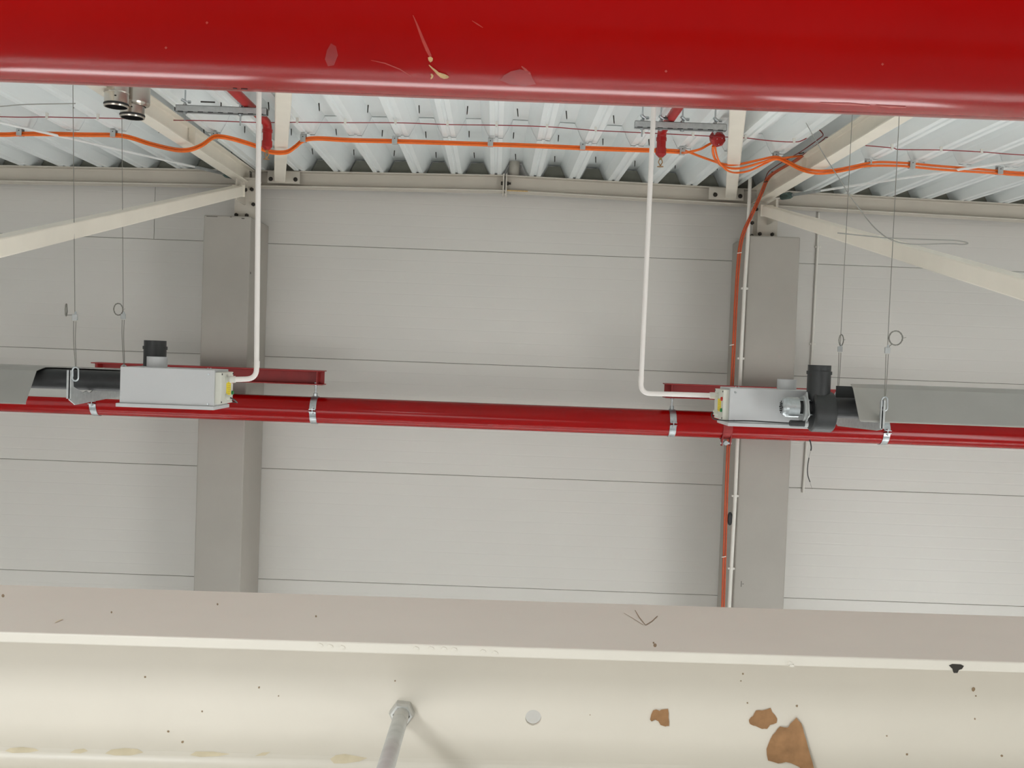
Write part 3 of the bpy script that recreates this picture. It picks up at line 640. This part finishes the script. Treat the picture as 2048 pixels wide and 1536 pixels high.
# red junction box under the deck
c = P(1432, 281, 6.83); t = thing('junction_box', 'red faceted junction box beside the right roof strut', 'junction box', c)
MB().lathe(c + Vector((.012, -.045, -.012)), (-.15, .8, .55), [(0, .034), (.012, .050), (.07, .050), (.105, .02)], 8, False).build('housing', M['redfit'], t)
for dx, dz in ((-.016, .012), (.018, .016), (.0, -.022)): MB().lathe(c + Vector((.012 + dx, -.048 + dz*-.4, -.012 + dz)), (.15, -.8, -.55), [(0, .004), (.003, .003)], 8).build('lid_screw', M['galv'], t)
MB().tube([c + Vector((.0, .03, .02)), Vector((c.x, c.y + .03, roofz(c.x) + .01))], .008, 8).build('mounting_stem', M['redfit'], t)
# loose steel wire hooks
W1 = [(1612, 246), (1616, 253), (1644, 303), (1667.5, 340.6), (1683, 364), (1697, 387.5), (1722, 422), (1745.6, 451.6), (1765, 469), (1778, 477.5), (1803, 486), (1837, 489), (1900, 487.5), (1926, 489), (1935.5, 486), (1915, 481.5), (1868, 479.5), (1787, 476.7), (1728, 471.5), (1675, 466)]
pts = [P(x, y, 6.35 - 2.25*max(0, min(1, (y - 260)/220))) for i, (x, y) in enumerate(W1)]
pts[0] = Vector((pts[0].x, pts[0].y, roofz(pts[0].x) + .03)) if pts[0].z < roofz(pts[0].x) else pts[0]
cable('loose_wire', pts, .0026, 'lightwire', 'loose bent steel wire looping in front of the right brace', 'wire', 'loose steel wires')
cable('loose_wire', [P(x, y, 6.3) for x, y in ((-120, 221), (0, 213), (39, 209.5), (90, 208), (151, 207))] , .0034, 'lightwire', 'loose steel wire lying under the roof at the far left', 'wire', 'loose steel wires')
# bare cable tail below the right heater
t = thing('cable_tail', 'black stripped cable tail hanging below the far red pipe, right', 'cable', P(1624, 978, 8.0))
MB().tube(smooth_path([P(1619, 880, 8.0), P(1621, 885, 8.0), P(1622.5, 895, 8.0), P(1621.5, 901.5, 8.0)], 4), .0052, 8).build('sheath', M['black'], t)
MB().tube(smooth_path([P(1621.5, 901, 8.0), P(1619.5, 908, 8.0), P(1617.5, 916, 8.0)], 4), .0013, 6).build('bare_core', M['wire'], t)
MB().tube(smooth_path([P(1618, 915.5, 8.0), P(1616, 927, 8.0), P(1615, 940, 8.0), P(1616, 952, 8.0), P(1620, 964, 8.0)], 4), .0038, 8).build('inner_sheath', M['black'], t)
MB().tube(smooth_path([P(1620, 963, 8.0), P(1622, 971, 8.0), P(1624.5, 978, 8.0)], 4), .0013, 6).build('bare_core', M['wire'], t)

# conduits
def conduit(pts, r, clips, lab, Yw):
    t = thing('conduit', lab, 'conduit', pts[-1], 'pale conduits')
    MB().tube(pts, r, 12).build('tube', M['conduit'], t)
    for px, py, Y in clips:
        p = P(px, py, Y); m = MB().lathe(p + Vector((0, 0, -.010)), (0, 0, 1), [(0, r + .004), (.020, r + .004)], 12); m.box((p.x - r - .012, p.y - .006, p.z - .008), (p.x + r + .012, Yw, p.z + .008)); m.build('saddle_clip', M['conduit'], t)
YCON = 8.262
conduit([P(1500.5, 352, YCON), P(1495.5, 480, YCON), P(1489, 577, YCON), P(1482, 717, YCON), P(1470.5, 992, YCON), P(1462.5, 1137, YCON), P(1458.5, 1214, YCON), P(1448, 1420, YCON)], .0155, [(1489.5, 577, YCON), (1482, 717, YCON), (1470.5, 992, YCON), (1462.8, 1137, YCON)], 'white conduit down the right column beside the red-orange cables', 8.285)
YC2 = YW - .013
conduit([P(1637.5, 425, YC2), P(1635, 494, YC2), P(1630, 590, YC2), P(1625, 690, YC2), P(1617, 820, YC2), P(1610, 930, YC2), P(1606, 985, YC2)], .0115, [(1635.6, 494, YC2), (1625, 688, YC2)], 'slim pale conduit on the wall right of the right column', YW + .001)
p = P(1459.5, 1044, 8.276)
tag(MB().lathe((p.x, 8.281, p.z), (0, -1, 0), [(0, .028), (.01, .028), (.016, .018)], 20).build('cable_grommet', M['black']), 'small black grommet on the right column, behind the conduit', 'grommet')
bpy.data.objects['cable_grommet'].scale = (.8, 1, 2.0)

# ------------------------------------------------------------------ nearest things: big red pipe above, cream steel beam below
NP = Vector((0, 1.2641, .5018)); RN = .180
near = tag(MB().lathe((-7.99, NP.y, NP.z), (1, 0, 0), [(0, RN), (15.98, RN)], 128).build('red_pipe', M['red']), 'large red pipe close to us across the top', 'pipe')
def oncyl(px, py, off=.0004):
    v = RW @ Vector(((px - 1024) / FOC, (768 - py) / FOC, -1.0))
    a = v.y**2 + v.z**2; b = -2*(v.y*NP.y + v.z*NP.z); c = NP.y**2 + NP.z**2 - RN**2
    D = max(0, b*b - 4*a*c); s = (-b - math.sqrt(D)) / (2*a); p = v*s
    n = unit(Vector((0, p.y - NP.y, p.z - NP.z))); return Vector((p.x, NP.y, NP.z)) + n*(RN + off)
def pipe_patch(outline, m, name, off=.0004):
    """outline: pixels of a paint mark, laid on the pipe surface as a thin film"""
    cx = sum(p[0] for p in outline)/len(outline); cy = sum(p[1] for p in outline)/len(outline); n = len(outline)
    mb = MB(); rings = []
    for f in (1, .66, .33): rings.append([oncyl(cx + (x-cx)*f, cy + (y-cy)*f, off) for x, y in outline])
    vs = [v for r in rings for v in r] + [oncyl(cx, cy, off)]
    fs = [(r*n+i, r*n+(i+1) % n, (r+1)*n+(i+1) % n, (r+1)*n+i) for r in range(2) for i in range(n)] + [(2*n+i, 2*n+(i+1) % n, 3*n) for i in range(n)]
    mb.add(vs, fs, True); return mb.build(name, M[m], near)
def stroke(pts, ws):
    L = []; R = []
    for i, (x, y) in enumerate(pts):
        a = pts[max(i-1, 0)]; b = pts[min(i+1, len(pts)-1)]; dx, dy = b[0]-a[0], b[1]-a[1]; l = math.hypot(dx, dy); nx, ny = -dy/l, dx/l
        L.append((x + nx*ws[i], y + ny*ws[i])); R.append((x - nx*ws[i], y - ny*ws[i]))
    return L, R
def pipe_stroke(pts, ws, m, name, off=.0004):
    L, R = stroke(pts, ws); n = len(pts)
    MB().add([oncyl(x, y, off) for x, y in L + R], [(i, i+1, n+i+1, n+i) for i in range(n-1)], True).build(name, M[m], near)
pipe_stroke([(826, 30), (833, 46), (840, 64), (847, 82), (855, 100), (861, 112)], [.6, 1.6, 2.4, 3.0, 3.4, 2.6], 'scratch', 'paint_scratch')
pipe_patch([(856, 114), (862, 112), (866, 116), (865, 121), (861, 124), (857, 120)], 'chip', 'paint_chip', .0007)
pipe_stroke([(858, 129), (864, 135), (870, 140), (876, 146), (883, 150), (889, 152), (895, 153), (898, 153)], [.8, 1.5, 2.2, 2.8, 4.6, 4.8, 3, .6], 'chip', 'paint_chip', .0007)
pipe_patch([(861, 147), (864, 146), (867, 150), (866, 154), (862, 158), (861, 155), (863, 152)], 'chip', 'paint_chip', .0007)
pipe_stroke([(944, 41), (955, 48), (966, 55)], [.5, 1.3, .5], 'scratch', 'paint_scratch')
pipe_stroke([(1043, 132), (1051, 139), (1061, 148)], [1.0, 2.2, 1.4], 'scratch', 'paint_scratch')
pipe_stroke([(742, 120), (770, 126), (800, 138), (822, 152)], [.4, 1.0, .9, .3], 'scratch', 'paint_scratch')
pipe_patch([(1000, 160), (1008, 150), (1022, 142), (1040, 138), (1060, 143), (1065, 156), (1072, 168), (1050, 172), (1020, 168)], 'smudge', 'paint_smudge')
pipe_patch([(654, 100), (662, 86), (672, 92), (676, 110), (668, 130), (656, 132), (650, 118)], 'smudge', 'paint_smudge')
pipe_stroke([(1640, 205), (1670, 207), (1700, 208), (1740, 211)], [.6, 1.8, 2.2, 1.0], 'scratch', 'paint_scratch')
pipe_stroke([(1752, 210), (1780, 213), (1812, 214)], [.6, 2.2, 1.2], 'scratch', 'paint_scratch')
pipe_stroke([(466, 176), (474, 177)], [.9, .9], 'darkhole', 'paint_nick'); pipe_stroke([(482, 177), (495, 178)], [.9, .8], 'darkhole', 'paint_nick')
for x, y in ((332, 95), (1332, 142), (1765, 128), (414, 45)): pipe_patch([(x-3, y), (x, y-3), (x+3, y), (x, y+3)], 'scratch', 'paint_nick')

BT = -.277; BH = .171; BWD = .18
YW0 = 1.0285; YAW = .0205                                   # the beam turns very slightly away to the right
def bpt(x, u, z): return Vector((x, YW0 + YAW*x + u, z))
sec = isec(BH, BWD, .006, .0105, .016, 6)
o = MB().prism([bpt(-7.9, u, BT - BH/2 + w) for u, w in sec], bpt(7.9, 0, 0) - bpt(-7.9, 0, 0)).build('steel_beam', M['near'])
bv = bmesh.new(); bv.from_mesh(o.data)
es = [e for e in bv.edges if e.calc_face_angle(0) > 1.2 and abs((e.verts[0].co - e.verts[1].co).x) > 1]
bmesh.ops.bevel(bv, geom=es, offset=.0016, segments=2, profile=.5, affect='EDGES'); bv.to_mesh(o.data); bv.free()
tag(o, 'cream steel I-beam close to us across the bottom', 'beam')
def onweb(px, py, off=0.0):
    v = RW @ Vector(((px - 1024) / FOC, (768 - py) / FOC, -1.0))
    s = (YW0 - .003 - off) / (v.y - YAW * v.x); return v * s
hc = onweb(1066.5, 1435.5); BASE['hole'] = hc
cut = MB().lathe(hc + Vector((0, -.03, 0)), (0, 1, 0), [(0, .0083), (.06, .0083)], 40).build('cutter', M['near'])
bo = o.modifiers.new('hole', 'BOOLEAN'); bo.operation = 'DIFFERENCE'; bo.object = cut; bo.solver = 'EXACT'
dg = bpy.context.evaluated_depsgraph_get(); me2 = bpy.data.meshes.new_from_object(o.evaluated_get(dg))
o.modifiers.clear(); o.data = me2; o.data.name = 'steel_beam'; bpy.data.objects.remove(cut)
for p_ in me2.polygons:
    nn = p_.normal; p_.use_smooth = max(abs(nn.x), abs(nn.y), abs(nn.z)) < .985
beam = o
def film(outline, m, name, parent, onf, off, th=.0):
    return MB().prism([onf(x, y, off) for x, y in outline], Vector((0, .0012 + th, 0))).build(name, M[m], parent)
FZ = BT - BH + .0105 + .016; FU = -.003 - .016
def onfillet(px, py, off):
    v = RW @ Vector(((px - 1024) / FOC, (768 - py) / FOC, -1.0)); s0 = (YW0 - .10) / v.y
    for i in range(4000):
        p = v * (s0 + i*.00004); u = p.y - YW0 - YAW*p.x
        if u > -.003 or p.z < FZ - .016 or (p.z < FZ and u > FU and (u-FU)**2 + (p.z-FZ)**2 > .016**2): break
    return v * (s0 + i*.00004 - off)
def stain(ol):
    cx = sum(p[0] for p in ol)/len(ol); cy = sum(p[1] for p in ol)/len(ol); n = len(ol)
    vs = [onfillet(cx + (x-cx)*f, cy + (y-cy)*f, .0004) for f in (1, .66, .33) for x, y in ol] + [onfillet(cx, cy, .0004)]
    fs = [(r*n+i, r*n+(i+1) % n, (r+1)*n+(i+1) % n, (r+1)*n+i) for r in range(2) for i in range(n)] + [(2*n+i, 2*n+(i+1) % n, 3*n) for i in range(n)]
    MB().add(vs, fs, True).build('paint_stain', M['stain'], beam)
# stains along the lower fillet, chips on the flange edge
for ol in ([(10, 1502), (20, 1496), (45, 1494), (70, 1497), (78, 1501), (60, 1505), (25, 1506)], [(140, 1505), (150, 1499), (168, 1497), (176, 1502), (160, 1507)], [(210, 1507), (222, 1499), (250, 1496), (275, 1498), (287, 1505), (262, 1511), (230, 1511)],
           [(380, 1510), (392, 1503), (425, 1503), (460, 1508), (440, 1512), (400, 1514)], [(510, 1512), (525, 1505), (541, 1504), (530, 1511)], [(660, 1518), (672, 1510), (690, 1508), (735, 1516), (718, 1523), (690, 1527), (668, 1527)]):
    stain(ol)
for (x, y), r in {(290, 1354): 2, (518, 1375): 2, (336, 1463): 2.4, (365, 1484): 2.6, (404, 1423): 1.6, (557, 1392): 1.4, (790, 1362): 1.6, (1486, 1348): 2, (1495, 1406): 1.6, (1482, 1362): 1.4, (1594, 1412): 2.2, (1947, 1379): 4, (1952, 1392): 1.6, (1814, 1509): 2.4, (2004, 1512): 2.6, (1950, 1438): 1.8, (1774, 1472): 1.6, (1180, 1430): 1.0}.items():
    film([(x + r*math.cos(a)*random.uniform(.7, 1.2), y + r*math.sin(a)*random.uniform(.7, 1.2)) for a in [i*math.pi/4 for i in range(8)]], 'speck', 'dirt_speck', beam, onweb, .0005)
def ontop(px, py, off=.0):
    v = RW @ Vector(((px - 1024) / FOC, (768 - py) / FOC, -1.0)); s = (BT + off) / v.z; return v * s
def topfilm(outline, m, name): return MB().prism([ontop(x, y, .0004) for x, y in outline], Vector((0, 0, -.0012))).build(name, M[m], beam)
def line_on_top(pts, ws, m, name):
    L, R = stroke(pts, ws); n = len(pts)
    MB().add([ontop(x, y, .0004) for x, y in L + R], [(i, i+1, n+i+1, n+i) for i in range(n-1)]).build(name, M[m], beam)
line_on_top([(1270, 1220), (1278, 1234), (1291, 1250)], [.5, .8, .6], 'speck', 'pencil_mark'); line_on_top([(1291, 1250), (1303, 1243), (1315, 1232)], [.6, .8, .8], 'speck', 'pencil_mark'); line_on_top([(1248, 1226), (1268, 1238), (1287, 1250)], [.3, .4, .4], 'speck', 'pencil_mark')
for x, y, r in ((435, 1208, 1.8), (223, 1224, 1.8), (632, 1232, 1.8), (1310, 1290, 3.4), (1307, 1285, 1.6), (6, 1191, 3)):
    topfilm([(x + r*math.cos(a), y + r*math.sin(a)) for a in [i*math.pi/4 for i in range(8)]], 'speck', 'dirt_speck')
line_on_top([(110, 1245), (118, 1241), (126, 1238)], [.8, 1.2, .6], 'stain', 'pencil_mark')
def onedge(px, py, off=0.0):
    v = RW @ Vector(((px - 1024) / FOC, (768 - py) / FOC, -1.0)); s = (YW0 - BWD/2 - off) / (v.y - YAW * v.x); return v * s
film([(1898, 1331), (1905, 1328), (1922, 1329), (1928, 1332), (1924, 1338), (1918, 1340), (1915, 1346), (1908, 1346), (1905, 1338)], 'dark', 'edge_chip', beam, onedge, .0004)
for x, y in ((640, 1290), (660, 1292), (684, 1294), (832, 1296), (862, 1296), (888, 1297), (908, 1298), (966, 1302), (990, 1305), (1580, 1326), (1584, 1331)):
    film([(x - 6, y + 1), (x - 2, y - 3), (x + 4, y - 1), (x + 6, y + 2), (x, y + 4)], 'near', 'paint_blister', beam, onedge, .0011)

# threaded rod with nut through the web
c = onweb(805, 1423); t = thing('threaded_rod', 'zinc threaded rod with a hex nut sticking out of the near beam', 'rod', c)
d = unit(P(760, 1575, .80) - c)
m = MB().lathe(c + Vector((0, .001, 0)), (0, -1, 0), [(0, .0130), (.0110, .0130), (.0136, .0112), (.0136, .0088), (.004, .0086)], 6, False, caps=False, ph=.45); m.build('hex_nut', M['rod'], t)
st = c + Vector((0, -.004, 0))
path = [st - d*.005, st + d*.034, st + d*.0345, st + d*.26]
MB().tube(path[:2], .0078, 20).build('plain_shank', M['rod'], t)
th = [(.034 + i*.001, .0078 if i % 2 else .0074) for i in range(230)]
MB().lathe(st, d, th, 20).build('thread', M['rod'], t)

# torn brown tape left on the web
def scrap(ol, lab, lift):
    ex = []
    for i, (x, y) in enumerate(ol):
        x2, y2 = ol[(i+1) % len(ol)]; ex.append((x, y)); ex.append(((x+x2)/2 + random.uniform(-1, 1), (y+y2)/2 + random.uniform(-1, 1)))
    xm = max(x for x, y in ex); xn = min(x for x, y in ex); n = len(ex)
    f = [onweb(x, y, .0012 + lift*((x-xn)/(xm-xn))**2) for x, y in ex]; b = [onweb(x, y, .0 + lift*.9*((x-xn)/(xm-xn))**2) for x, y in ex]
    cx = sum(x for x, y in ex)/n; cy = sum(y for x, y in ex)/n
    mb = MB().add(f + b + [onweb(cx, cy, .0012 + lift*.25)] + [onweb(cx, cy, lift*.2)], [(i, (i+1) % n, 2*n) for i in range(n)] + [(n+(i+1) % n, n+i, 2*n+1) for i in range(n)] + [((i+1) % n, i, n+i, n+(i+1) % n) for i in range(n)])
    tag(mb.build('torn_tape', M['tape']), lab, 'tape', 'brown tape scraps')
scrap([(1300, 1439), (1306, 1421), (1312, 1419), (1319, 1422), (1325, 1419), (1336, 1418), (1337, 1435), (1338, 1452), (1331, 1453), (1321, 1450), (1316, 1442), (1310, 1439), (1303, 1443)], 'smallest torn brown tape scrap on the near beam, leftmost', .0)
scrap([(1498, 1440), (1506, 1432), (1512, 1421), (1524, 1421), (1541, 1416), (1544, 1424), (1554, 1437), (1553, 1446), (1540, 1450), (1534, 1458), (1524, 1458), (1511, 1452), (1500, 1448)], 'middle torn brown tape scrap, just above the largest one', .0)
scrap([(1533, 1498), (1541, 1478), (1551, 1464), (1560, 1453), (1575, 1455), (1580, 1448), (1593, 1435), (1602, 1446), (1608, 1466), (1616, 1494), (1625, 1525), (1632, 1550), (1605, 1540), (1590, 1530), (1572, 1524), (1556, 1527), (1536, 1521)], 'largest torn brown tape scrap at the bottom, its right edge lifted', .006)
